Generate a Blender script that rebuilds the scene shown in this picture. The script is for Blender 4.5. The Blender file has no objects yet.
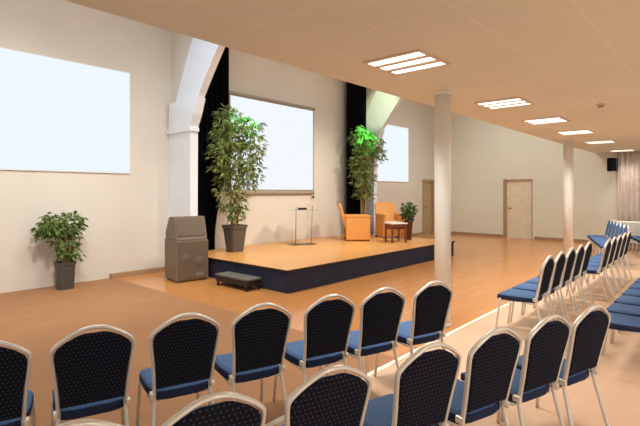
import bpy, bmesh, math, random
from mathutils import Vector, Matrix

C = bpy.context.scene.collection
PI = math.pi
R = math.radians
random.seed(7)

# ------------------------------------------------------------------ helpers
def srgb(r, g, b):
    def f(c):
        c /= 255.0
        return c / 12.92 if c <= 0.04045 else ((c + 0.055) / 1.055) ** 2.4
    return (f(r), f(g), f(b), 1.0)

def nt(m):
    return m.node_tree.nodes, m.node_tree.links

def mat(name, col, rough=0.6, metal=0.0, spec=0.5, var=0.06, scale=6.0, bump=0.0, bscale=80.0, coat=0.0):
    """principled material whose own colour wanders a little (noise), optional fine bump"""
    m = bpy.data.materials.new(name); m.use_nodes = True
    N, L = nt(m)
    b = N['Principled BSDF']
    b.inputs['Roughness'].default_value = rough
    b.inputs['Metallic'].default_value = metal
    b.inputs['Specular IOR Level'].default_value = spec
    if coat: b.inputs['Coat Weight'].default_value = coat
    tc = N.new('ShaderNodeTexCoord')
    nz = N.new('ShaderNodeTexNoise'); nz.inputs['Scale'].default_value = scale; nz.inputs['Detail'].default_value = 3
    L.new(tc.outputs['Object'], nz.inputs['Vector'])
    rp = N.new('ShaderNodeMapRange')
    rp.inputs['From Min'].default_value = 0.3; rp.inputs['From Max'].default_value = 0.7
    rp.inputs['To Min'].default_value = 1 - var; rp.inputs['To Max'].default_value = 1 + var
    L.new(nz.outputs['Fac'], rp.inputs['Value'])
    mx = N.new('ShaderNodeVectorMath'); mx.operation = 'SCALE'
    mx.inputs[0].default_value = col[:3]
    L.new(rp.outputs['Result'], mx.inputs['Scale'])
    L.new(mx.outputs[0], b.inputs['Base Color'])
    if bump:
        n2 = N.new('ShaderNodeTexNoise'); n2.inputs['Scale'].default_value = bscale
        L.new(tc.outputs['Object'], n2.inputs['Vector'])
        bp = N.new('ShaderNodeBump'); bp.inputs['Strength'].default_value = bump
        bp.inputs['Distance'].default_value = 0.01
        L.new(n2.outputs['Fac'], bp.inputs['Height'])
        L.new(bp.outputs['Normal'], b.inputs['Normal'])
    return m

def emit(name, col, strength):
    m = bpy.data.materials.new(name); m.use_nodes = True
    N, L = nt(m); N.clear()
    e = N.new('ShaderNodeEmission'); o = N.new('ShaderNodeOutputMaterial')
    e.inputs['Color'].default_value = col; e.inputs['Strength'].default_value = strength
    L.new(e.outputs[0], o.inputs[0])
    return m

def planks(name, c1, c2, w, l, rough, ang=0.0, spec=0.5, mortar=0.004, mcol=None, coat=0.0):
    m = mat(name, c1, rough, spec=spec, coat=coat)
    N, L = nt(m); b = N['Principled BSDF']
    tc = N.new('ShaderNodeTexCoord'); mp = N.new('ShaderNodeMapping')
    mp.inputs['Rotation'].default_value[2] = ang
    L.new(tc.outputs['Object'], mp.inputs['Vector'])
    br = N.new('ShaderNodeTexBrick')
    br.inputs['Color1'].default_value = c1; br.inputs['Color2'].default_value = c2
    br.inputs['Mortar'].default_value = mcol or tuple(x * 0.55 for x in c1[:3]) + (1,)
    br.inputs['Scale'].default_value = 1.0
    br.inputs['Mortar Size'].default_value = mortar
    br.inputs['Brick Width'].default_value = l; br.inputs['Row Height'].default_value = w
    L.new(mp.outputs['Vector'], br.inputs['Vector'])
    # grain
    m2 = N.new('ShaderNodeMapping'); m2.inputs['Scale'].default_value = (2, 40, 2)
    m2.inputs['Rotation'].default_value[2] = ang
    L.new(tc.outputs['Object'], m2.inputs['Vector'])
    nz = N.new('ShaderNodeTexNoise'); nz.inputs['Scale'].default_value = 2.0
    L.new(m2.outputs['Vector'], nz.inputs['Vector'])
    rp = N.new('ShaderNodeMapRange'); rp.inputs['To Min'].default_value = 0.88; rp.inputs['To Max'].default_value = 1.12
    L.new(nz.outputs['Fac'], rp.inputs['Value'])
    sc = N.new('ShaderNodeVectorMath'); sc.operation = 'SCALE'
    L.new(br.outputs['Color'], sc.inputs[0]); L.new(rp.outputs['Result'], sc.inputs['Scale'])
    L.new(sc.outputs[0], b.inputs['Base Color'])
    return m

def box(bm, x0, x1, y0, y1, z0, z1, M=None, mi=0, bev=0.0):
    vs = [bm.verts.new(p) for p in ((x0,y0,z0),(x1,y0,z0),(x1,y1,z0),(x0,y1,z0),(x0,y0,z1),(x1,y0,z1),(x1,y1,z1),(x0,y1,z1))]
    fs = [bm.faces.new([vs[i] for i in q]) for q in ((0,3,2,1),(4,5,6,7),(0,1,5,4),(1,2,6,5),(2,3,7,6),(3,0,4,7))]
    for f in fs: f.material_index = mi
    if bev:
        es = list({e for f in fs for e in f.edges})
        r = bmesh.ops.bevel(bm, geom=es, offset=bev, segments=2, affect='EDGES', profile=0.6)
        vs = list({v for f in r['faces'] for v in f.verts} | {v for v in vs if v.is_valid})
        for f in r['faces']: f.material_index = mi
    if M is not None: bmesh.ops.transform(bm, matrix=M, verts=[v for v in vs if v.is_valid])

def prism(bm, pts, axis, a, b, mi=0):
    """closed outline of 2-D points, swept along axis from a to b.  axis 'x': pts=(y,z), 'y': (x,z), 'z': (x,y)"""
    def P(p, t):
        return {'x': (t, p[0], p[1]), 'y': (p[0], t, p[1]), 'z': (p[0], p[1], t)}[axis]
    A = [bm.verts.new(P(p, a)) for p in pts]; B = [bm.verts.new(P(p, b)) for p in pts]
    n = len(pts)
    fs = [bm.faces.new(A[::-1]), bm.faces.new(B)]
    for i in range(n):
        fs.append(bm.faces.new((A[i], A[(i+1) % n], B[(i+1) % n], B[i])))
    for f in fs: f.material_index = mi
    return fs

def tube(bm, pts, r, n=10, closed=False, flat=1.0, mi=0):
    pts = [Vector(p) for p in pts]; m = len(pts)
    rr = r if isinstance(r, (list, tuple)) else [r] * m
    rings = []; up = None
    for i, p in enumerate(pts):
        if closed: t = pts[(i+1) % m] - pts[i-1]
        else: t = pts[min(i+1, m-1)] - pts[max(i-1, 0)]
        t.normalize()
        if up is None:
            up = Vector((0,1,0)) if abs(t.y) < 0.9 else Vector((1,0,0))
        u = (up - t * up.dot(t))
        if u.length < 1e-5: u = t.orthogonal()
        u.normalize(); up = u; w = t.cross(u)
        rings.append([bm.verts.new(p + (u * math.cos(a) * rr[i] + w * math.sin(a) * rr[i] * flat))
                      for a in (2 * PI * k / n for k in range(n))])
    for i in range(m if closed else m - 1):
        A, B = rings[i], rings[(i+1) % m]
        for k in range(n):
            f = bm.faces.new((A[k], A[(k+1) % n], B[(k+1) % n], B[k])); f.smooth = True; f.material_index = mi
    if not closed:
        bm.faces.new(rings[0][::-1]).material_index = mi; bm.faces.new(rings[-1]).material_index = mi

def lathe(bm, prof, n=24, c=(0,0), sq=None, mi=0, smooth=True):
    """revolve (r,z); sq=superellipse power for squarish pots"""
    rings = []
    for r, z in prof:
        ring = []
        for k in range(n):
            a = 2 * PI * k / n + (PI / n)
            x, y = math.cos(a), math.sin(a)
            if sq:
                s = 1 / ((abs(x) ** sq + abs(y) ** sq) ** (1 / sq)); x *= s; y *= s
            ring.append(bm.verts.new((c[0] + r * x, c[1] + r * y, z)))
        rings.append(ring)
    for A, B in zip(rings, rings[1:]):
        for k in range(n):
            f = bm.faces.new((A[k], A[(k+1) % n], B[(k+1) % n], B[k])); f.smooth = smooth; f.material_index = mi
    bm.faces.new(rings[0][::-1]).material_index = mi; bm.faces.new(rings[-1]).material_index = mi

def smooth_path(pts, k=4):
    """Catmull-Rom through points"""
    P = [Vector(p) for p in pts]; out = []
    for i in range(len(P) - 1):
        p0 = P[max(i-1, 0)]; p1 = P[i]; p2 = P[i+1]; p3 = P[min(i+2, len(P)-1)]
        for j in range(k):
            t = j / k
            out.append(0.5 * ((2*p1) + (p2-p0)*t + (2*p0-5*p1+4*p2-p3)*t*t + (3*p1-p0-3*p2+p3)*t**3))
    out.append(P[-1]); return out

def obj(name, bm, m, parent=None, loc=None, rz=0.0, fix=True):
    if fix: bmesh.ops.recalc_face_normals(bm, faces=bm.faces)
    me = bpy.data.meshes.new(name); bm.to_mesh(me); bm.free()
    for x in (m if isinstance(m, (list, tuple)) else [m]): me.materials.append(x)
    o = bpy.data.objects.new(name, me); C.objects.link(o)
    if parent: o.parent = parent
    if loc: o.location = loc
    if rz: o.rotation_euler.z = rz
    return o

def tag(o, label, cat, group=None):
    o['label'] = label; o['category'] = cat
    if group: o['group'] = group
    return o

def thing(name, label, cat, loc=(0,0,0), rz=0.0, group=None):
    o = bpy.data.objects.new(name, None); C.objects.link(o)
    o.empty_display_size = 0.1
    o.location = loc; o.rotation_euler.z = rz
    return tag(o, label, cat, group)

def struct(name, bm, m, parent=None, fix=True):
    o = obj(name, bm, m, parent, fix=fix)
    if not parent: o['kind'] = 'structure'
    return o

def dup(root, loc, rz, label, group=None):
    r = root.copy(); C.objects.link(r); r.location = loc; r.rotation_euler = (0, 0, rz); r['label'] = label
    if group: r['group'] = group
    for ch in list(root.children):
        c = ch.copy(); C.objects.link(c); c.parent = r
        for g in list(ch.children):
            d = g.copy(); C.objects.link(d); d.parent = c
    return r

# ------------------------------------------------------------------ materials
WALL = mat('cream_wall_paint', srgb(226, 217, 203), 0.75, var=0.02, scale=1.5, bump=0.05, bscale=60)
WALLF = mat('far_wall_paint', srgb(236, 230, 208), 0.75, var=0.02, scale=1.5)
RIBM = mat('white_arch_paint', srgb(244, 246, 250), 0.6, var=0.02)
CARPET = mat('terracotta_carpet', srgb(165, 118, 80), 0.7, spec=0.25, var=0.05, scale=3, bump=0.15, bscale=300)
PEACH = mat('pale_peach_floor', srgb(214, 178, 146), 0.6, spec=0.3, var=0.04, scale=2.0, bump=0.08, bscale=200)
PARQ = planks('orange_parquet', srgb(208, 143, 82), srgb(202, 136, 76), 0.12, 0.9, 0.22, spec=0.5, mortar=0.002)
LINE = mat('pale_joint_strip', srgb(240, 228, 205), 0.5)
DECK = planks('honey_deck', srgb(230, 166, 94), srgb(221, 157, 87), 0.2, 1.2, 0.33, spec=0.45, mortar=0.002)
SKIRT = mat('navy_skirt', srgb(50, 54, 74), 0.85, spec=0.2, var=0.12, scale=4)
BLACKCLOTH = mat('black_velvet', srgb(14, 13, 15), 0.95, spec=0.05, var=0.2)
COLM = mat('column_paint', srgb(238, 234, 222), 0.5, var=0.015)
BASEB = mat('brown_baseboard', srgb(172, 138, 104), 0.5)
CHROME = mat('champagne_metal', srgb(232, 226, 214), 0.34, metal=0.45, var=0.03)
BLUE = mat('blue_seat_fabric', srgb(84, 112, 152), 0.85, spec=0.2, var=0.12, scale=120)
NAVY = mat('dark_navy_seat_side', srgb(36, 46, 74), 0.8, spec=0.2)
PLASTIC = mat('dark_plastic', srgb(24, 24, 26), 0.5)
GRIP = mat('grip_metal', srgb(226, 220, 205), 0.3, metal=0.5)
CAB = mat('grey_cabinet', srgb(124, 108, 90), 0.6, var=0.08, bump=0.1, bscale=150)
GRILLE = mat('cabinet_grille', srgb(112, 97, 80), 0.55, metal=0.2, var=0.1, scale=140, bump=0.3, bscale=240)
CONE = mat('driver_cone', srgb(128, 118, 108), 0.5, var=0.05)
POTM = mat('grey_planter', srgb(92, 84, 76), 0.45, var=0.08)
POTD = mat('dark_planter', srgb(74, 70, 58), 0.5, var=0.08)
POTB = mat('brown_planter', srgb(96, 62, 40), 0.5, var=0.08)
SOIL = mat('soil', srgb(52, 38, 26), 0.95, var=0.3, scale=40)
BARK = mat('cane', srgb(176, 142, 84), 0.6, var=0.15, scale=20)
WICK = mat('honey_wicker', srgb(230, 160, 82), 0.5, var=0.14, scale=60, bump=0.35, bscale=120)
WICKD = mat('dark_wicker', srgb(122, 68, 34), 0.55, var=0.1, scale=40)
CUSH = mat('pale_cushion', srgb(232, 214, 190), 0.8)
TTOP = mat('white_table_top', srgb(240, 228, 218), 0.3)
CEIL = mat('ceiling_tile', srgb(230, 226, 206), 0.85, spec=0.2, var=0.03, scale=1.0)
FRAMEW = mat('white_fixture', srgb(240, 232, 220), 0.5)
TUBE = emit('tube_glow', (1.0, 0.95, 0.86, 1), 2.6)
DOORM = mat('door_paint', srgb(238, 222, 192), 0.5)
DOORB = mat('brown_door', srgb(186, 162, 124), 0.55)
JAMB = mat('door_jamb', srgb(178, 146, 104), 0.55)
SCR = emit('projected_light', (0.86, 0.945, 1.0, 1), 1.0)
SCR2 = emit('roller_screen_light', (0.90, 0.945, 1.0, 1), 1.0)
CASE = mat('grey_screen_case', srgb(168, 156, 138), 0.5, metal=0.2)
SHEER = mat('sheer_curtain', srgb(222, 206, 194), 0.9)
CLOTHW = mat('white_cloth', srgb(244, 240, 230), 0.85)
STEELD = mat('dark_metal', srgb(52, 50, 48), 0.45, metal=0.5)
TREAD = mat('grey_tread', srgb(110, 106, 96), 0.55, var=0.1)
HALLC = mat('hall_roof_paint', srgb(214, 200, 184), 0.8)

# dotted fabric for chair backs
def dotted(name, base, dot, sp, rad):
    m = mat(name, base, 0.9, spec=0.12)
    N, L = nt(m); b = N['Principled BSDF']
    tc = N.new('ShaderNodeTexCoord')
    sx = N.new('ShaderNodeSeparateXYZ'); L.new(tc.outputs['Object'], sx.inputs[0])
    def M(op, a, v=None):
        n = N.new('ShaderNodeMath'); n.operation = op
        if hasattr(a, 'links'): L.new(a, n.inputs[0])
        else: n.inputs[0].default_value = a
        if v is not None:
            if hasattr(v, 'links'): L.new(v, n.inputs[1])
            else: n.inputs[1].default_value = v
        return n.outputs[0]
    z = M('DIVIDE', sx.outputs['Z'], sp)
    row = M('FLOOR', z)
    off = M('MULTIPLY', M('MODULO', row, 2.0), 0.5)
    x = M('ADD', M('DIVIDE', sx.outputs['X'], sp), off)
    fx = M('SUBTRACT', M('FRACT', M('ADD', x, 100.0)), 0.5)
    fz = M('SUBTRACT', M('FRACT', z), 0.5)
    d = M('SQRT', M('ADD', M('MULTIPLY', fx, fx), M('MULTIPLY', fz, fz)))
    k = M('LESS_THAN', d, rad)
    mx = N.new('ShaderNodeMix'); mx.data_type = 'RGBA'
    mx.inputs['A'].default_value = base; mx.inputs['B'].default_value = dot
    L.new(k, mx.inputs['Factor']); L.new(mx.outputs['Result'], b.inputs['Base Color'])
    return m
BACKF = dotted('black_dotted_fabric', srgb(24, 25, 33), srgb(66, 72, 98), 0.021, 0.16)

def leafmat(name, c1, c2):
    m = mat(name, c1, 0.5, spec=0.35)
    N, L = nt(m); b = N['Principled BSDF']
    tc = N.new('ShaderNodeTexCoord'); nz = N.new('ShaderNodeTexNoise'); nz.inputs['Scale'].default_value = 9
    L.new(tc.outputs['Object'], nz.inputs['Vector'])
    rp = N.new('ShaderNodeMapRange'); rp.inputs['From Min'].default_value = .35; rp.inputs['From Max'].default_value = .65
    L.new(nz.outputs['Fac'], rp.inputs['Value'])
    mx = N.new('ShaderNodeMix'); mx.data_type = 'RGBA'
    mx.inputs['A'].default_value = c1; mx.inputs['B'].default_value = c2
    L.new(rp.outputs['Result'], mx.inputs['Factor']); L.new(mx.outputs['Result'], b.inputs['Base Color'])
    b.inputs['Transmission Weight'].default_value = 0.0
    return m
LEAF = leafmat('ficus_leaf', srgb(88, 112, 52), srgb(122, 138, 72))
LEAF2 = leafmat('bamboo_leaf', srgb(96, 120, 58), srgb(150, 154, 88))
LEAFG = leafmat('dark_leaf', srgb(52, 84, 38), srgb(86, 112, 56))

def clear(name):
    m = bpy.data.materials.new(name); m.use_nodes = True
    b = m.node_tree.nodes['Principled BSDF']
    b.inputs['Base Color'].default_value = (0.98, 0.99, 0.99, 1)
    b.inputs['Transmission Weight'].default_value = 1.0
    b.inputs['Roughness'].default_value = 0.03; b.inputs['IOR'].default_value = 1.2
    return m
ACRYL = clear('clear_acrylic')

# ceiling tile seams (0.6 m grid)
def seams(m, col, x0, y0, sp, w, fac):
    N, L = nt(m); b = N['Principled BSDF']
    tc = N.new('ShaderNodeTexCoord'); sx = N.new('ShaderNodeSeparateXYZ'); L.new(tc.outputs['Object'], sx.inputs[0])
    outs = []
    for ax, o in (('X', x0), ('Y', y0)):
        a = N.new('ShaderNodeMath'); a.operation = 'SUBTRACT'; L.new(sx.outputs[ax], a.inputs[0]); a.inputs[1].default_value = o - 60
        d = N.new('ShaderNodeMath'); d.operation = 'DIVIDE'; L.new(a.outputs[0], d.inputs[0]); d.inputs[1].default_value = sp
        f = N.new('ShaderNodeMath'); f.operation = 'FRACT'; L.new(d.outputs[0], f.inputs[0])
        l = N.new('ShaderNodeMath'); l.operation = 'LESS_THAN'; L.new(f.outputs[0], l.inputs[0]); l.inputs[1].default_value = w / sp
        outs.append(l)
    mx = N.new('ShaderNodeMath'); mx.operation = 'MAXIMUM'
    L.new(outs[0].outputs[0], mx.inputs[0]); L.new(outs[1].outputs[0], mx.inputs[1])
    sc = N.new('ShaderNodeMath'); sc.operation = 'MULTIPLY'; L.new(mx.outputs[0], sc.inputs[0]); sc.inputs[1].default_value = fac
    mix = N.new('ShaderNodeMix'); mix.data_type = 'RGBA'
    src = b.inputs['Base Color'].links[0].from_socket
    L.new(sc.outputs[0], mix.inputs['Factor']); L.new(src, mix.inputs['A']); mix.inputs['B'].default_value = col
    L.new(mix.outputs['Result'], b.inputs['Base Color'])
seams(CEIL, srgb(252, 244, 226), 2.17, 2.52, 0.6, 0.014, 0.38)

# ------------------------------------------------------------------ the setting
H = 1.6            # eye height
WY = 8.57          # long wall behind the stage line
SY = 8.30          # wall of the stage bay
FX = 16.4          # far end wall
CH = 2.80          # low suspended ceiling
CY = 3.10          # its open edge
HH = 6.0           # height of the tall hall
X0, Y0 = -4.0, -4.0

# floor: one slab, three coverings
bm = bmesh.new()
xs = [X0, 3.78, FX + 0.2]; ys = [Y0, 2.35, 4.35, WY + 0.2]
grid = [[bm.verts.new((x, y, 0)) for x in xs] for y in ys]
for j in range(3):
    for i in range(2):
        f = bm.faces.new((grid[j][i], grid[j][i+1], grid[j+1][i+1], grid[j+1][i]))
        f.material_index = 1 if j == 0 else (2 if (j >= 1 and i == 1) else 0)
ge = bmesh.ops.extrude_face_region(bm, geom=list(bm.faces))
bmesh.ops.translate(bm, vec=(0, 0, -0.12), verts=[v for v in ge['geom'] if isinstance(v, bmesh.types.BMVert)])
struct('floor', bm, [CARPET, PEACH, PARQ])
bm = bmesh.new(); box(bm, 1.2, FX, 2.32, 2.37, 0.0, 0.006); struct('trim_1', bm, LINE)

bm = bmesh.new(); box(bm, X0, 5.09, WY, WY + 0.2, 0, HH); struct('wall_left', bm, WALL)
bm = bmesh.new(); box(bm, 5.092, 11.018, SY, SY + 0.47, 0, HH); struct('wall_back', bm, WALL)
# right of the stage: with a door opening
D2 = (15.40, 16.20, 2.03)
bm = bmesh.new()
box(bm, 11.018, D2[0], WY, WY + 0.2, 0, HH); box(bm, D2[1], FX + 0.2, WY, WY + 0.2, 0, HH); box(bm, D2[0], D2[1], WY, WY + 0.2, D2[2], HH)
struct('wall_right', bm, WALL)
D1 = (4.97, 5.90, 2.02)
bm = bmesh.new()
box(bm, FX, FX + 0.2, D1[1], WY, 0, HH); box(bm, FX, FX + 0.2, Y0, D1[0], 0, HH); box(bm, FX, FX + 0.2, D1[0], D1[1], D1[2], HH)
struct('wall_far', bm, WALLF)
# low ceiling with its bulkhead up to the hall roof
bm = bmesh.new(); box(bm, X0, FX, Y0, CY, CH, CH + 0.12); struct('ceiling', bm, CEIL)
bm = bmesh.new(); box(bm, X0, FX, CY - 0.15, CY - 0.02, CH + 0.12, HH); struct('wall_front', bm, WALL)
bm = bmesh.new(); box(bm, X0, FX + 0.2, CY - 0.15, WY + 0.2, HH, HH + 0.15); struct('ceiling_hall', bm, HALLC)
# baseboards
bm = bmesh.new(); box(bm, 3.72, 4.86, WY - 0.1, WY - 0.002, 0, 0.085); struct('baseboard_left', bm, BASEB)
bm = bmesh.new()
box(bm, FX - 0.02, FX, D1[1] + 0.06, WY, 0, 0.09); box(bm, FX - 0.02, FX, Y0, D1[0] - 0.06, 0, 0.09)
struct('baseboard_far', bm, BASEB)
bm = bmesh.new(); box(bm, 11.25, D2[0] - 0.06, WY - 0.02, WY - 0.001, 0, 0.09); struct('baseboard_right', bm, BASEB)

# doors
def lever(parent, p, side):
    bm = bmesh.new()
    tube(bm, [Vector(p), Vector(p) + Vector(side[0]) * 0.05, Vector(p) + Vector(side[0]) * 0.055 + Vector(side[1]) * 0.12], 0.012, 8)
    obj('door_handle', bm, STEELD, parent)
bm = bmesh.new(); box(bm, FX + 0.05, FX + 0.09, D1[0] + 0.03, D1[1] - 0.05, 0.01, D1[2] - 0.03)
d = struct('door_1', bm, DOORM)
bm = bmesh.new()
box(bm, FX - 0.002, FX + 0.14, D1[0] - 0.0, D1[0] + 0.03, 0, D1[2]); box(bm, FX - 0.015, FX + 0.14, D1[1] - 0.05, D1[1] + 0.05, 0, D1[2] + 0.04)
box(bm, FX - 0.01, FX + 0.14, D1[0], D1[1] - 0.05, D1[2] - 0.03, D1[2] + 0.02)
obj('door_frame', bm, JAMB, d)
lever(d, (FX + 0.05, D1[1] - 0.12, 1.03), ((-1, 0, 0), (0, -1, 0)))
bm = bmesh.new(); box(bm, D2[0] + 0.05, D2[1] - 0.05, WY + 0.05, WY + 0.09, 0.01, D2[2] - 0.04)
d = struct('door_2', bm, DOORB)
bm = bmesh.new()
box(bm, D2[0] - 0.05, D2[0] + 0.05, WY - 0.02, WY + 0.14, 0, D2[2] + 0.05); box(bm, D2[1] - 0.05, D2[1] + 0.05, WY - 0.02, WY + 0.14, 0, D2[2] + 0.05)
box(bm, D2[0] + 0.05, D2[1] - 0.05, WY - 0.02, WY + 0.14, D2[2] - 0.04, D2[2] + 0.05)
obj('door_frame', bm, JAMB, d)
lever(d, (D2[0] + 0.13, WY + 0.05, 1.03), ((0, -1, 0), (1, 0, 0)))

# arch ribs that frame the stage bay
def rib(x, label):
    t = thing('arch_rib', label, 'arch', (x, 0, 0), 0, 'white arch ribs beside the stage')
    bm = bmesh.new(); prism(bm, [(7.78, 0), (WY - .002, 0), (WY - .002, 2.9), (7.76, 2.9)], 'x', 0.02, 0.188); obj('pillar', bm, RIBM, t)
    bm = bmesh.new()
    prism(bm, [(7.72, 2.78), (8.55, 2.78), (8.55, 2.86), (7.72, 2.86)], 'x', -0.03, 0.188)
    prism(bm, [(7.75, 2.86), (8.53, 2.86), (8.5, 3.40), (7.50, 3.40), (7.62, 3.1)], 'x', -0.01, 0.188)
    obj('capital', bm, RIBM, t)
    inner = smooth_path([(7.54, 3.40, 0), (7.22, 3.82, 0), (6.86, 4.26, 0), (6.4, 4.76, 0), (5.8, 5.3, 0), (4.95, 5.99, 0)], 4)
    outer = smooth_path([(8.32, 3.40, 0), (8.02, 4.0, 0), (7.69, 4.57, 0), (7.25, 5.15, 0), (6.7, 5.7, 0), (6.36, 5.99, 0)], 4)
    bm = bmesh.new()
    n = len(inner)
    V = [[bm.verts.new((xx, p.x, p.y)) for p in path] for xx in (0.03, 0.18) for path in (inner, outer)]
    for a, b in ((0, 1), (1, 3), (3, 2), (2, 0)):
        for i in range(n - 1): bm.faces.new((V[a][i], V[a][i+1], V[b][i+1], V[b][i]))
    for i in (0, n - 1): bm.faces.new((V[0][i], V[1][i], V[3][i], V[2][i]))
    obj('arch', bm, RIBM, t)
    bm = bmesh.new()
    prism(bm, [(p.x, p.y) for p in outer] + [(WY - .002, 5.99), (WY - .002, 3.40)], 'x', 0.09, 0.16); obj('infill', bm, WALL, t)  # beige wall paint, deepened so the infill looks shaded beside the rib
rib(4.9, 'white curved arch rib left of the stage, behind the stacked loudspeakers')
rib(11.05, 'greenish lit arch rib at the right end of the stage behind the tall plant')

# columns
def column(x, y, r, label):
    t = thing('column', label, 'column', (x, y, 0), 0, 'round white columns under the low ceiling')
    bm = bmesh.new(); lathe(bm, [(r, 0.0), (r, CH)], 32); obj('shaft', bm, COLM, t)
    bm = bmesh.new(); lathe(bm, [(r + .005, 0.0), (r + .005, 0.04), (r, 0.045)], 32); obj('base_ring', bm, COLM, t)
    bm = bmesh.new(); lathe(bm, [(r + .012, CH - .03), (r + .012, CH)], 32); obj('collar', bm, COLM, t)
column(5.075, 2.56, 0.097, 'round white column nearest the camera, in front of the stage corner')
column(11.45, 2.70, 0.105, 'round white column farther off, beside the row of chairs on the right')

# ------------------------------------------------------------------ screens
def wall_screen(x0, x1, label):
    t = thing('projection_screen', label, 'screen', ((x0 + x1) / 2, WY, 1.95), 0, 'bright screens on the long wall')
    w = (x1 - x0) / 2
    bm = bmesh.new(); box(bm, -w, w, -0.03, -0.002, 0, 1.93); obj('panel', bm, FRAMEW, t)
    bm = bmesh.new(); box(bm, -w + .012, w - .012, -0.034, -0.0305, 0.012, 1.918); obj('picture', bm, SCR, t)
wall_screen(1.45, 4.10, 'large blank bright screen on the left wall above the small potted plant')
wall_screen(11.65, 14.30, 'blank bright screen on the wall right of the stage behind the armchairs')
t = thing('roller_screen', 'pull-down roller screen in a grey case on the stage wall', 'screen', (7.55, SY, 0))
bm = bmesh.new(); box(bm, -1.42, 1.45, -0.10, -0.005, 3.77, 3.84, bev=.02); obj('case', bm, CASE, t)
bm = bmesh.new(); box(bm, -1.36, 1.41, -0.075, -0.065, 1.62, 3.77); obj('fabric', bm, CASE, t)
bm = bmesh.new(); box(bm, -1.325, 1.365, -0.079, -0.0755, 1.66, 3.745); obj('picture', bm, SCR2, t)
bm = bmesh.new(); box(bm, -1.38, 1.43, -0.09, -0.05, 1.56, 1.62, bev=.008); obj('bottom_bar', bm, CASE, t)
bm = bmesh.new(); tube(bm, [(1.39, -.07, 1.56), (1.39, -.07, 1.48)], 0.012, 8); lathe(bm, [(0.03, 1.44), (0.03, 1.48)], 10, (1.39, -.07)); obj('pull_ring', bm, STEELD, t)

# ------------------------------------------------------------------ curtains
def curtain(name, x_l, x_r, y, z0, z1, edge, mat_, folds, amp, label, cat, along='x', n=120, rows=24):
    bm = bmesh.new(); V = []
    for side in (0, 1):
        G = []
        for j in range(rows + 1):
            z = z0 + (z1 - z0) * j / rows
            a, b = edge(z, x_l, x_r)
            row = []
            for i in range(n + 1):
                u = i / n
                s = a + (b - a) * u
                o = amp * math.sin(u * folds * 2 * PI) + amp * .35 * math.sin(u * folds * 4.7 + 1.3 + z * .3) + side * 0.012
                row.append(bm.verts.new((s, y + o, z) if along == 'x' else (y - o, s, z)))
            G.append(row)
        V.append(G)
    for G in V:
        for j in range(rows):
            for i in range(n):
                f = bm.faces.new((G[j][i], G[j][i+1], G[j+1][i+1], G[j+1][i])); f.smooth = True
    A, B = V
    for j in range(rows):
        for i in (0, n): bm.faces.new((A[j][i], A[j+1][i], B[j+1][i], B[j][i]))
    for i in range(n):
        for j in (0, rows): bm.faces.new((A[j][i], A[j][i+1], B[j][i+1], B[j][i]))
    return tag(obj(name, bm, mat_), label, cat, None)
def edge_l(z, a, b):
    k = max(0.0, min(1.0, (2.6 - z) / 2.0)); k = k * k * (3 - 2 * k)
    return a, b - 0.36 * k
def edge_r(z, a, b): return a, b
curtain('stage_curtain', 5.16, 6.12, 8.15, 0.38, HH - .02, edge_l, BLACKCLOTH, 7, 0.035,
        'black stage curtain on the left, pulled in at its foot behind the tall plant', 'curtain')
curtain('stage_curtain', 10.13, 11.02, 8.03, 0.38, HH - .02, edge_r, BLACKCLOTH, 7, 0.035,
        'straight black stage curtain on the right, behind the armchairs', 'curtain')
curtain('sheer_curtain', -1.2, 2.5, FX - 0.12, 0.03, CH - .01, edge_r, SHEER, 26, 0.03,
        'pale pleated curtain hanging on the far wall behind the last chairs', 'curtain', along='y', n=320, rows=3)

# ------------------------------------------------------------------ stage
SH = 0.373
t = thing('stage', 'low stage with honey coloured wooden deck and dark navy skirt', 'stage', (0, 0, 0))
out = [(5.0, 5.15), (10.86, 5.15), (10.86, 8.28), (5.12, 8.28), (5.12, 7.70), (5.0, 7.70)]
bm = bmesh.new(); prism(bm, out, 'z', SH - 0.03, SH); obj('deck', bm, DECK, t)
ins = [(5.02, 5.17), (10.84, 5.17), (10.84, 8.26), (5.14, 8.26), (5.14, 7.68), (5.02, 7.68)]
bm = bmesh.new(); prism(bm, ins, 'z', 0.0, SH - 0.03); obj('skirt', bm, SKIRT, t)
bm = bmesh.new()
for a, b in ((0, 1), (1, 2), (5, 0)):
    p, q = Vector((*out[a], 0)), Vector((*out[b], 0))
    dd = (q - p).normalized(); nn = Vector((dd.y, -dd.x, 0))
    M = Matrix(((dd.x, nn.x, 0, p.x), (dd.y, nn.y, 0, p.y), (0, 0, 1, 0), (0, 0, 0, 1)))
    box(bm, 0, (q - p).length, -0.004, 0.006, SH - 0.035, SH - 0.006, M)
obj('edge_strip', bm, PLASTIC, t)

# step at the stage's left side
t = thing('stage_step', 'low dark metal step at the left side of the stage', 'step', (4.82, 6.17, 0))
bm = bmesh.new(); box(bm, -.15, .155, -.44, .44, .165, .195, bev=.008); obj('tread', bm, TREAD, t)
bm = bmesh.new()
box(bm, -.14, -.11, -.42, .42, .07, .165); box(bm, .12, .15, -.42, .42, .07, .165)
for y in (-.42, -.15, .12, .39): box(bm, -.11, .12, y, y + .03, .07, .165)
obj('frame', bm, STEELD, t)
for x in (-.125, .135):
    for y in (-.38, .38):
        bm = bmesh.new(); tube(bm, [(x, y, 0), (x, y, .08)], 0.02, 10); lathe(bm, [(.03, 0), (.03, .015)], 10, (x, y)); obj('leg', bm, STEELD, t)

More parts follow.
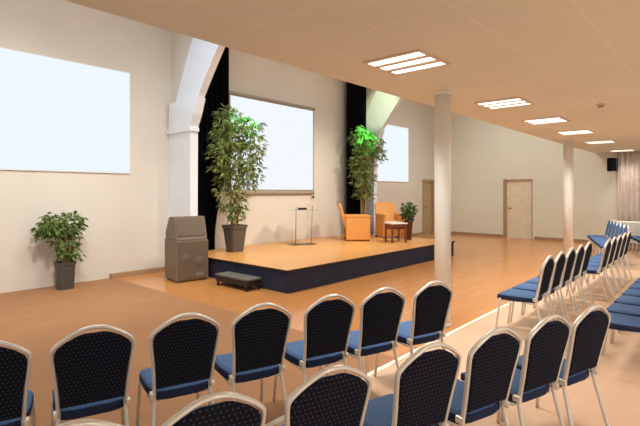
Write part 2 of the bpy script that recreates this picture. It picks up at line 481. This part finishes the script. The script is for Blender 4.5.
# ------------------------------------------------------------------ loudspeakers
sp = thing('subwoofer', 'large grey bass cabinet on the floor left of the stage', 'loudspeaker', (4.29, 7.20, 0), R(-10))
W = .60; Dp = .61
bm = bmesh.new(); box(bm, 0, W, 0.015, Dp, 0.02, .735, bev=.012); obj('cabinet', bm, CAB, sp)
bm = bmesh.new(); box(bm, .025, W - .025, 0.0, .014, .05, .71, bev=.005); obj('grille', bm, GRILLE, sp)
for cx, cz, rr in ((.17, .40, .10), (.42, .34, .10)):
    bm = bmesh.new(); lathe(bm, [(rr, 0), (rr, .002), (rr * .9, .004), (rr * .35, .002), (rr * .3, .004), (.005, .005)], 28)
    bmesh.ops.transform(bm, matrix=Matrix.Translation((cx, 0.0, cz)) @ Matrix.Rotation(PI / 2, 4, 'X'), verts=bm.verts); obj('driver', bm, GRILLE, sp)
bm = bmesh.new(); box(bm, .36, .50, -.006, 0.0, .09, .16); obj('badge', bm, CONE, sp)
for x in (.06, W - .06):
    for y in (.07, Dp - .06):
        bm = bmesh.new(); lathe(bm, [(.025, 0), (.025, .022)], 10, (x, y)); obj('foot', bm, PLASTIC, sp)
mo = thing('stage_monitor', 'grey wedge-shaped loudspeaker standing on the bass cabinet', 'loudspeaker', (4.29, 7.20, .737), R(-10))
bm = bmesh.new()
prism(bm, [(.03, 0), (Dp - .01, 0), (Dp - .01, .13), (.42, .41), (.15, .42), (.05, .06)], 'x', 0.015, W - .015)
bmesh.ops.bevel(bm, geom=bm.edges[:], offset=.01, segments=2, affect='EDGES'); obj('cabinet', bm, CAB, mo)
bm = bmesh.new()
box(bm, .04, W - .04, -.014, 0.0, 0.02, .35, bev=.004)
ang = math.atan2(.10, .36)
bmesh.ops.transform(bm, matrix=Matrix.Translation((0, .048, .055)) @ Matrix.Rotation(-ang, 4, 'X'), verts=bm.verts); obj('grille', bm, GRILLE, mo)

t = thing('wall_speaker', 'small black loudspeaker mounted high on the far wall', 'loudspeaker', (16.0, 2.59, 2.42))
bm = bmesh.new(); box(bm, -.10, .12, -.135, .125, -.2, .2, bev=.015); obj('cabinet', bm, PLASTIC, t)
bm = bmesh.new(); box(bm, -.112, -.1005, -.12, .11, -.185, .185); obj('grille', bm, BLACKCLOTH, t)
bm = bmesh.new(); box(bm, .12, FX - 16.0, -.03, .03, -.04, .04); obj('bracket', bm, STEELD, t)

# ------------------------------------------------------------------ lectern
t = thing('lectern', 'clear acrylic lectern standing on the stage in front of the roller screen', 'lectern', (7.74, 7.50, SH), R(-25))
bm = bmesh.new(); box(bm, -.30, .30, -.20, .20, 0, .012, bev=.004); obj('base', bm, ACRYL, t)
for s in (-1, 1):
    bm = bmesh.new(); prism(bm, [(-.12, .012), (.14, .012), (.17, .86), (.10, .93), (-.17, .90)], 'x', s * .2 - .006, s * .2 + .006); obj('side_panel', bm, ACRYL, t)
bm = bmesh.new(); box(bm, -.18, .18, -.13, -.12, .05, .80); obj('front_panel', bm, ACRYL, t)
bm = bmesh.new(); box(bm, -.31, .31, -.20, .2, 0, .012); bmesh.ops.transform(bm, matrix=Matrix.Translation((0, 0, .80)), verts=bm.verts)
obj('top', bm, ACRYL, t)
t2 = tag(obj('microphone_base', (lambda b: (box(b, -.10, .10, -.04, .04, 0, .045, bev=.008), b)[1])(bmesh.new()), PLASTIC, None, (7.74, 7.48, SH + .813), R(-25)),
         'small black device lying on the clear lectern', 'device')

# ------------------------------------------------------------------ plants
def leaf(bm, p, d, l, w, roll):
    d = d.normalized(); s = d.cross(Vector((0, 0, 1)))
    if s.length < .05: s = Vector((1, 0, 0))
    s.normalize(); up = s.cross(d)
    s2 = s * math.cos(roll) + up * math.sin(roll); u2 = up * math.cos(roll) - s * math.sin(roll)
    tip = p + d * l - u2 * l * .18
    m1 = p + d * l * .3 + u2 * l * .04; m2 = p + d * l * .68 - u2 * l * .02
    v = [bm.verts.new(q) for q in (p, m1 + s2 * w * .5 + u2 * w * .15, m1 - u2 * w * .05, m1 - s2 * w * .5 + u2 * w * .15,
                                   m2 + s2 * w * .4 + u2 * w * .1, m2 - u2 * w * .05, m2 - s2 * w * .4 + u2 * w * .1, tip)]
    for q in ((0, 1, 2), (0, 2, 3), (1, 4, 5, 2), (2, 5, 6, 3), (4, 7, 5), (5, 7, 6)): bm.faces.new([v[i] for i in q])

def plant(name, label, loc, pot, potm, leafm, stems, height, blob, nleaf, ll, lw, lim, rng, group=None, droop=.5):
    """pot=(r_bottom,r_top,height,square); blob=list of (cx,cy,cz,rx,ry,rz,weight); lim(x,y,z)->bool in local space"""
    t = thing(name, label, 'plant', loc, 0, group)
    rb, rt, ph, sq = pot
    bm = bmesh.new(); lathe(bm, [(rb, 0), (rt * .96, ph * .88), (rt * 1.04, ph * .89), (rt * 1.06, ph), (rt * .9, ph), (rt * .88, ph * .93)], 28, sq=sq, smooth=sq is None)
    p = obj('pot', bm, potm, t)
    bm = bmesh.new(); lathe(bm, [(rt * .8, ph * .5), (rt * .89, ph * .94), (rt * .3, ph * .955)], 20, sq=sq); obj('soil', bm, SOIL, p)
    for k in range(stems):
        a = k * 2.4; r = rt * .45 * (0.3 + .7 * rng.random())
        b0 = Vector((r * math.cos(a), r * math.sin(a), ph * .93))
        topz = height * (0.72 + .26 * rng.random())
        e = Vector((b0.x * 2.2 + rng.uniform(-.08, .08), b0.y * 2.0 + rng.uniform(-.06, .06), topz))
        mid = (b0 + e) / 2 + Vector((rng.uniform(-.05, .05), rng.uniform(-.05, .05), 0))
        bm = bmesh.new(); tube(bm, smooth_path([b0, mid, e], 5), [.016 - .011 * i / 10 for i in range(11)], 7); obj('stem', bm, BARK, t)
    bm = bmesh.new()
    tot = sum(b[6] for b in blob); made = 0; tries = 0
    while made < nleaf and tries < nleaf * 8:
        tries += 1
        x = rng.random() * tot
        for b in blob:
            x -= b[6]
            if x <= 0: break
        v = Vector((rng.gauss(0, 1), rng.gauss(0, 1), rng.gauss(0, 1))).normalized() * (rng.random() ** .45)
        c = Vector((b[0] + v.x * b[3], b[1] + v.y * b[4], b[2] + v.z * b[5]))
        # a twig with several leaves fanning out
        tw = Vector((v.x + rng.uniform(-.5, .5), v.y + rng.uniform(-.5, .5), rng.uniform(-.3, .5)))
        for _ in range(rng.randint(3, 5)):
            d = tw + Vector((rng.uniform(-.8, .8), rng.uniform(-.8, .8), rng.uniform(-.7, .3) - droop * .5))
            L_ = ll * rng.uniform(.6, 1.2)
            q = c + d.normalized() * L_
            if not (lim(c) and lim(q)): continue
            leaf(bm, c, d, L_, lw * rng.uniform(.7, 1.2), rng.uniform(-.9, .9)); made += 1
    obj('foliage', bm, leafm, t, fix=False)
    return t
rg = random.Random(11)
plant('potted_bamboo', 'tall bamboo plant in a grey tapered pot on the left side of the stage', (5.86, 7.60, SH), (.135, .195, .55, 7), POTM, LEAF2, 9, 2.75,
      [(-.12, 0, 2.55, .40, .34, .5, 1.1), (-.30, -.05, 2.05, .34, .36, .55, 1.0), (.26, -.2, 2.35, .36, .30, .5, .75), (.2, -.2, 1.75, .30, .32, .5, .65), (-.1, 0, 1.35, .34, .34, .55, .8), (0, 0, .85, .26, .26, .3, .35)],
      3000, .15, .036, lambda p: p.y < .40 and p.z < 3.1, rg)
plant('potted_bamboo', 'tall plant behind the armchairs at the right end of the stage', (10.39, 7.66, SH), (.15, .2, .5, None), POTD, LEAF2, 8, 2.9,
      [(-.1, 0, 2.75, .36, .34, .36, 1.0), (.18, -.25, 2.40, .36, .3, .45, .7), (-.15, 0, 2.1, .36, .36, .5, 1.0), (-.05, 0, 1.6, .34, .34, .5, 1.0), (0, 0, 1.05, .3, .3, .4, .6)],
      2500, .15, .036, lambda p: p.y < .26 and .98 < p.z < 3.2, rg)
plant('potted_ficus', 'small bushy plant in a dark pot on the floor by the left wall', (2.83, 8.20, 0), (.115, .138, .45, 6), POTD, LEAF, 6, 1.15,
      [(-.02, 0, 1.07, .34, .26, .24, 1.2), (-.22, 0, .98, .24, .24, .17, .55), (-.02, 0, .78, .24, .2, .24, .6), (.06, -.02, .56, .2, .18, .12, .25)],
      1700, .095, .036, lambda p: p.y < .35 and p.z < 1.36, rg)
plant('potted_palm', 'little green plant in a brown pot at the right edge of the stage', (10.30, 6.15, SH), (.075, .11, .5, None), POTB, LEAFG, 4, .8,
      [(0, 0, .78, .2, .2, .22, 1.0), (0, 0, .62, .17, .17, .14, .4)], 420, .11, .04, lambda p: p.z < 1.05 and p.xy.length < .27, rg)

# ------------------------------------------------------------------ armchairs and low table
def armchair(loc, rz, label, panel, seatm):
    t = thing('armchair', label, 'armchair', loc, rz, 'wicker armchairs on the stage')
    for s in (-1, 1):
        bm = bmesh.new()
        prism(bm, [(-.30, .03), (.30, .03), (.31, .60), (-.30, .62)], 'x', s * .30 - .03, s * .30 + .03)
        bmesh.ops.bevel(bm, geom=bm.edges[:], offset=.012, segments=2, affect='EDGES')
        o = obj('side_panel', bm, panel, t)
        bm = bmesh.new(); box(bm, s * .30 - .045, s * .30 + .045, -.32, .33, .60, .64, bev=.015); obj('armrest', bm, panel, t)
        for y in (-.27, .27):
            bm = bmesh.new(); box(bm, s * .3 - .025, s * .3 + .025, y - .025, y + .025, 0, .04); obj('foot', bm, WICKD, t)
    bm = bmesh.new(); box(bm, -.27, .27, -.28, .29, .24, .33, bev=.01); obj('seat_base', bm, WICKD, t)
    bm = bmesh.new(); box(bm, -.265, .265, -.24, .30, .33, .43, bev=.035); obj('cushion', bm, seatm, t)
    bm = bmesh.new(); box(bm, -.27, .27, .25, .285, .05, .24, bev=.008); obj('front_panel', bm, panel, t)
    # reclined, gently rounded back
    bm = bmesh.new()
    pts = [(-.29, .0), (.29, .0), (.30, .52), (.275, .61), (.22, .638), (-.22, .638), (-.275, .61), (-.30, .52)]
    prism(bm, pts, 'y', -.03, .03)
    bmesh.ops.bevel(bm, geom=bm.edges[:], offset=.012, segments=2, affect='EDGES')
    bmesh.ops.transform(bm, matrix=Matrix.Translation((0, -.27, .33)) @ Matrix.Rotation(R(17), 4, 'X'), verts=bm.verts)
    obj('backrest', bm, panel, t)
    return t
armchair((9.37, 7.12, SH), R(-136), 'honey wicker armchair seen from its side, nearer the lectern', WICK, CUSH)
armchair((10.53, 6.84, SH), R(146), 'wicker armchair facing the audience, behind the low white-topped table', WICK, CUSH)
t = thing('coffee_table', 'low white-topped table in front of the right-hand armchair', 'table', (9.58, 6.08, SH), R(-30))
bm = bmesh.new(); box(bm, -.22, .22, -.22, .22, .45, .48, bev=.008); obj('table_top', bm, TTOP, t)
bm = bmesh.new(); box(bm, -.195, .195, -.195, .195, .39, .45); obj('apron', bm, WICKD, t)
for x in (-.18, .18):
    for y in (-.18, .18):
        bm = bmesh.new(); box(bm, x - .02, x + .02, y - .02, y + .02, 0, .39); obj('leg', bm, WICKD, t)

# table with white cloth at the far wall
t = thing('cloth_table', 'white cloth-covered table by the curtain at the far wall', 'table', (15.3, 1.75, 0))
bm = bmesh.new(); box(bm, -.38, .38, -.78, .78, .73, .76); obj('table_top', bm, JAMB, t)
for x in (-.33, .33):
    for y in (-.7, .7):
        bm = bmesh.new(); tube(bm, [(x, y, 0), (x, y, .73)], .02, 8); obj('leg', bm, STEELD, t)
bm = bmesh.new()
n = 96; top = []; low = []
for k in range(n):
    a = 2 * PI * k / n; c, s = math.cos(a), math.sin(a)
    q = 1 / max(abs(c), abs(s)) if True else 1
    px, py = max(-1, min(1, c * q)), max(-1, min(1, s * q))
    w = .018 * math.sin(k * 1.9)
    top.append(bm.verts.new((px * .39, py * .79, .765))); low.append(bm.verts.new((px * (.42 + w), py * (.82 + w), .22)))
bm.faces.new(top)
for k in range(n): bm.faces.new((top[k], top[(k+1) % n], low[(k+1) % n], low[k]))
tag(obj('tablecloth', bm, CLOTHW, None, (15.3, 1.75, 0)), 'white cloth hanging over the table at the far wall', 'tablecloth')

# ------------------------------------------------------------------ ceiling lights, smoke detector
def ceiling_light_first():
    t = thing('ceiling_light', '', 'ceiling light', (0, 0, CH))
    bm = bmesh.new()
    box(bm, -.295, .295, -.295, -.27, -.018, -.001); box(bm, -.295, .295, .27, .295, -.018, -.001)
    box(bm, -.295, -.27, -.27, .27, -.018, -.001); box(bm, .27, .295, -.27, .27, -.018, -.001)
    box(bm, -.27, .27, -.27, .27, -.006, -.001)
    for x in (-.1, .1): box(bm, x - .025, x + .025, -.27, .27, -.018, -.006)
    obj('housing', bm, CEIL2, t)
    for x in (-.19, 0, .19):
        bm = bmesh.new(); box(bm, x - .05, x + .05, -.268, .268, -.014, -.0065, bev=.003); obj('tube', bm, TUBE, t)
    return t
CEIL2 = mat('fixture_housing', srgb(226, 196, 164), 0.6)
LP = [(3.70, 2.22), (6.25, 2.25), (8.22, 2.28), (10.2, 2.28), (12.6, 2.28), (15.6, 2.28)]
lab = ['nearest three-tube ceiling light, left of the near column top', 'second ceiling light from the near column, right of its top',
       'third ceiling light along the row, left of the far column', 'fourth ceiling light along the row, just over the far column top',
       'fifth ceiling light along the row, right of the far column top', 'last ceiling light of the row, above the black wall loudspeaker']
cl = ceiling_light_first()
for k, (x, y) in enumerate(LP):
    if k == 0: cl.location = (x, y, CH); cl['label'] = lab[0]; cl['group'] = 'square ceiling lights in a row'
    else: dup(cl, (x, y, CH), 0, lab[k])
t = thing('smoke_detector', 'small round smoke detector on the low ceiling', 'smoke detector', (7.2, 1.3, CH))
bm = bmesh.new(); lathe(bm, [(.055, 0), (.055, -.02), (.05, -.024)], 20); obj('base_plate', bm, CEIL2, t)
bm = bmesh.new(); lathe(bm, [(.04, -.024), (.035, -.045), (.015, -.05)], 20); obj('sensor_cap', bm, JAMB, t)

# ------------------------------------------------------------------ banquet chairs
LEAN = R(12)
BZ = 0.42                     # height at which the back starts to lean
def bp(x, z, y0=-.195):        # a point on the leaning back plane at nominal height z
    return Vector((x, y0 - (z - BZ) * math.tan(LEAN), z))
WS = .92
HALF = [(.180 * WS, .41), (.184 * WS, .50), (.194 * WS, .61), (.208 * WS, .72), (.212 * WS, .768), (.203 * WS, .798), (.155 * WS, .834), (.09 * WS, .868), (.045 * WS, .884), (0, .888)]
def make_chair():
    t = thing('banquet_chair', '', 'chair')
    # frame of the back: one bent tube
    half = smooth_path([(x, 0, z) for x, z in HALF], 3)
    ring = [bp(p.x, p.z) for p in half] + [bp(-p.x, p.z) for p in reversed(half[:-1])]
    bm = bmesh.new(); tube(bm, ring, .0145, 12, flat=.68); obj('back_frame', bm, CHROME, t)
    # upholstered back: dark dotted behind, blue in front
    bm = bmesh.new()
    pts = [(x * WS, z) for x, z in ((.170, .455), (.174, .52), (.184, .62), (.198, .72), (.201, .764), (.190, .789), (.147, .821), (.085, .850), (.05, .858), (0, .857))]
    outl = pts + [(-x, z) for x, z in reversed(pts[:-1])]
    off = .017
    def layer(sc, dy):
        cz = .655
        return [bm.verts.new(bp(x * sc, cz + (z - cz) * sc) + Vector((0, dy, 0))) for x, z in outl]
    Ls = [layer(.93, -off * 1.1), layer(.985, -off * .7), layer(1.0, 0), layer(.985, off * .7), layer(.90, off * 1.6)]
    n = len(outl)
    for a, (A, B) in enumerate(zip(Ls, Ls[1:])):
        for i in range(n):
            f = bm.faces.new((A[i], A[(i+1) % n], B[(i+1) % n], B[i])); f.smooth = True; f.material_index = 0 if a < 2 else 1
    bm.faces.new(Ls[0][::-1]).material_index = 0; bm.faces.new(Ls[-1]).material_index = 1
    obj('backrest', bm, [BACKF, BLUE], t)
    # seat
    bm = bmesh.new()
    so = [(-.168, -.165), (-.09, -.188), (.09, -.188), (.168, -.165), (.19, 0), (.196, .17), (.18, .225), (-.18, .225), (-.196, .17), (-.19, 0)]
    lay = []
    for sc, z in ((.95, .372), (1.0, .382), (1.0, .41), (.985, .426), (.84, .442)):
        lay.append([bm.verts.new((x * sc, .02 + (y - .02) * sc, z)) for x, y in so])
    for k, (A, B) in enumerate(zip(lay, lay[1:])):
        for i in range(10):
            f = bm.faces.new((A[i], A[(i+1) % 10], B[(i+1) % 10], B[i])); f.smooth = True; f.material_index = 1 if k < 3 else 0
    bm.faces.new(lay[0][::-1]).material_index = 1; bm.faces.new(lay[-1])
    obj('seat', bm, [BLUE, NAVY], t)  # navy sides and underside: dark shell plus shade put into the colour
    # frame under the seat
    bm = bmesh.new()
    tube(bm, [(-.175, -.155, .372), (.175, -.155, .372), (.185, .19, .372), (-.185, .19, .372)], .0105, 8, closed=True)
    tube(bm, [(-.18, 0, .371), (.18, 0, .371)], .009, 8)
    obj('seat_frame', bm, CHROME, t)
    for s in (-1, 1):
        bm = bmesh.new(); tube(bm, smooth_path([bp(s * .180 * WS, .43), (s * .180 * WS, -.192, .385), (s * .18, -.252, .16), (s * .19, -.300, .0)], 4), .0115, 10); obj('leg', bm, CHROME, t)
        bm = bmesh.new(); tube(bm, [(s * .187, .185, .39), (s * .19, .196, .33), (s * .2, .235, .0)], .0115, 10); obj('leg', bm, CHROME, t)
        bm = bmesh.new(); box(bm, s * .178 - .011, s * .178 + .011, -.215, -.165, .40, .435, bev=.005); obj('row_connector', bm, GRIP, t)
    return t
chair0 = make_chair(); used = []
TOPY = bp(0, .888).y           # how far behind the origin the crown sits
def chair_at_crown(x, y, deg, label, group):
    a = R(deg); f = Vector((-math.sin(a), math.cos(a)))
    loc = (x - f.x * TOPY, y - f.y * TOPY, 0)
    if not used:
        chair0.location = loc; chair0.rotation_euler.z = a; chair0['label'] = label; chair0['group'] = group; used.append(1); return
    dup(chair0, loc, a, label, group)

def line(p, q, n, k0=0):
    P, Q = Vector(p), Vector(q)
    return [P + (Q - P) * ((k + k0) / n) for k in range(n + 1)]
base = 'navy banquet chair, '
far_l = ['cut by the left edge of the photo, farther left-hand row', 'second from the left in the farther left-hand row', 'third from the left in the farther left-hand row', 'middle chair of the farther left-hand row',
         'fifth from the left in the farther left-hand row', 'second from the column in the farther left-hand row', 'right below the near column, end of its row']
d1 = (Vector((3.265, 1.742)) - Vector((.99, 2.50))) / 5
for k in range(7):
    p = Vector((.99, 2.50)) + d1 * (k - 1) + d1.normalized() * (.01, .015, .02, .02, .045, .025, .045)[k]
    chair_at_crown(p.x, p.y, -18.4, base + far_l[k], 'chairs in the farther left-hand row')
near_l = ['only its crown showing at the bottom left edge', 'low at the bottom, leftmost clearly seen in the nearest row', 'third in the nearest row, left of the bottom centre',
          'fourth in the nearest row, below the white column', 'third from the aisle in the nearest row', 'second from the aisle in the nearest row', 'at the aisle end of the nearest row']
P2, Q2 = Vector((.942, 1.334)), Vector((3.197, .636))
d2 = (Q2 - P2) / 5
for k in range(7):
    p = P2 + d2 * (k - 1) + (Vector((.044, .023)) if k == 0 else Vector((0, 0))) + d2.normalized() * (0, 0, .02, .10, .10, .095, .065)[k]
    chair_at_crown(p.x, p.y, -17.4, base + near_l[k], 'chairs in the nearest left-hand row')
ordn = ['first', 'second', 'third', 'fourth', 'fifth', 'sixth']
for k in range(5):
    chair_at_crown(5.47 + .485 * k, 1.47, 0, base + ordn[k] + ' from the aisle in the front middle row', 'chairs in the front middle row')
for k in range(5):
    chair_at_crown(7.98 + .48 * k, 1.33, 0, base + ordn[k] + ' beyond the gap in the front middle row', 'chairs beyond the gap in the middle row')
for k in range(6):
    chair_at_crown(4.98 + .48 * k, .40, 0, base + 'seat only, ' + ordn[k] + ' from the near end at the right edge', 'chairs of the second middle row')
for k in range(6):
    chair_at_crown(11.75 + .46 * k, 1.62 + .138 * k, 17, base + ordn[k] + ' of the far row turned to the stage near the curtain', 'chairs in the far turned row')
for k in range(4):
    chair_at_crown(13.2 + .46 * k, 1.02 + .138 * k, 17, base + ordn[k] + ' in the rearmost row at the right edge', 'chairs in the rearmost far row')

# ------------------------------------------------------------------ light
def area(name, loc, size, power, col, rot=(0, 0, 0), sy=None):
    l = bpy.data.lights.new(name, 'AREA'); l.energy = power; l.color = col[:3]; l.size = size
    if sy: l.shape = 'RECTANGLE'; l.size_y = sy
    o = bpy.data.objects.new(name, l); C.objects.link(o); o.location = loc; o.rotation_euler = rot
    return o
def spot(name, loc, tgt, power, col, deg, blend=.6, r=.08):
    l = bpy.data.lights.new(name, 'SPOT'); l.energy = power; l.color = col[:3]; l.spot_size = R(deg); l.spot_blend = blend; l.shadow_soft_size = r
    o = bpy.data.objects.new(name, l); C.objects.link(o); o.location = loc
    o.rotation_euler = (Vector(tgt) - Vector(loc)).to_track_quat('-Z', 'Y').to_euler()
    return o
WARM = (1.0, 0.86, 0.68); NEUT = (1.0, 0.965, 0.92); COOL = (0.86, 0.93, 1.0)
for x, y in LP: area('ceiling_lamp', (x, y, CH - .03), .5, 9 if x > 15 else 24, NEUT).data.spread = R(125)
for x in (-1.2, 1.5, 4.2, 7.0, 9.8, 12.6): area('rear_fill', (x, -1.4, CH - .03), .5, 29, NEUT).data.spread = R(140)  # unseen fill behind the camera, added without fixtures
HALL = (0.76, 0.91, 1.0)
for x in (0.6, 3.4, 8.0, 13.6): area('hall_fill', (x, 5.2, HH - .1), 1.2, 63, HALL).data.spread = R(175)  # added overhead fill for the tall hall, no fixtures built
for x, p in ((1.4, 650), (4.0, 245), (13.4, 225)): spot('wall_fill', (x, 3.6, 4.9), (x + .3, 8.57, .7), p, (1.0, .975, .91), 72, .9, .25)  # unseen spots added to brighten the lower walls
spot('wall_fill', (11.6, 5.4, 5.0), (16.4, 5.2, .8), 150, (1.0, .96, .84), 80, .9, .25)  # same kind of added fill, aimed at the far wall
spot('stage_spot', (6.2, 3.5, 4.7), (7.2, 8.0, .8), 520, (1.0, .94, .82), 62, .8, .2)
spot('stage_spot', (9.6, 3.5, 4.7), (9.0, 7.8, .8), 520, (1.0, .94, .82), 62, .8, .2)
spot('green_spot', (9.5, 5.2, 5.3), (10.33, 7.5, 3.15), 3600, (.1, 1.0, .25), 14, .5)
spot('green_spot', (7.4, 5.6, 5.6), (6.05, 7.5, 3.1), 4200, (.12, 1.0, .45), 13, .5)
spot('green_spot', (8.2, 5.8, 5.6), (11.05, 7.5, 4.1), 420, (.78, 1.0, .55), 20, .6)
for x, y, p in ((0.2, 5.6, 5), (2.9, 6.0, 8), (4.6, 5.6, 24), (8.4, 5.0, 10), (12.8, 5.6, 14)): area('hall_floor_fill', (x, y, HH - .15), .5, p, (1.0, .96, .89)).data.spread = R(85)  # added fill lamps that brighten the hall floor
spot('arch_fill', (1.6, 5.6, 5.6), (4.9, 7.6, 3.9), 150, (.45, .7, 1.0), 22, .6)  # added bluish fill for the left rib's face, no lamp modelled

w = bpy.data.worlds.new('world'); bpy.context.scene.world = w; w.use_nodes = True
w.node_tree.nodes['Background'].inputs['Color'].default_value = (0.95, 0.96, 1.0, 1)
w.node_tree.nodes['Background'].inputs['Strength'].default_value = 0.72

# ------------------------------------------------------------------ camera
cam = bpy.data.cameras.new('camera'); co = bpy.data.objects.new('camera', cam); C.objects.link(co)
co.location = (0, 0, H); co.rotation_euler = (R(90), 0, R(41.8 - 90))
cam.sensor_width = 36; cam.lens = 457 / 640 * 36; cam.shift_y = -21 / 640
cam.clip_start = .02
sc = bpy.context.scene; sc.camera = co
sc.view_settings.view_transform = 'Standard'; sc.view_settings.look = 'None'
sc.view_settings.gamma = 1.0; sc.view_settings.exposure = 0.0
sc.cycles.use_denoising = True
sc.cycles.max_bounces = 8
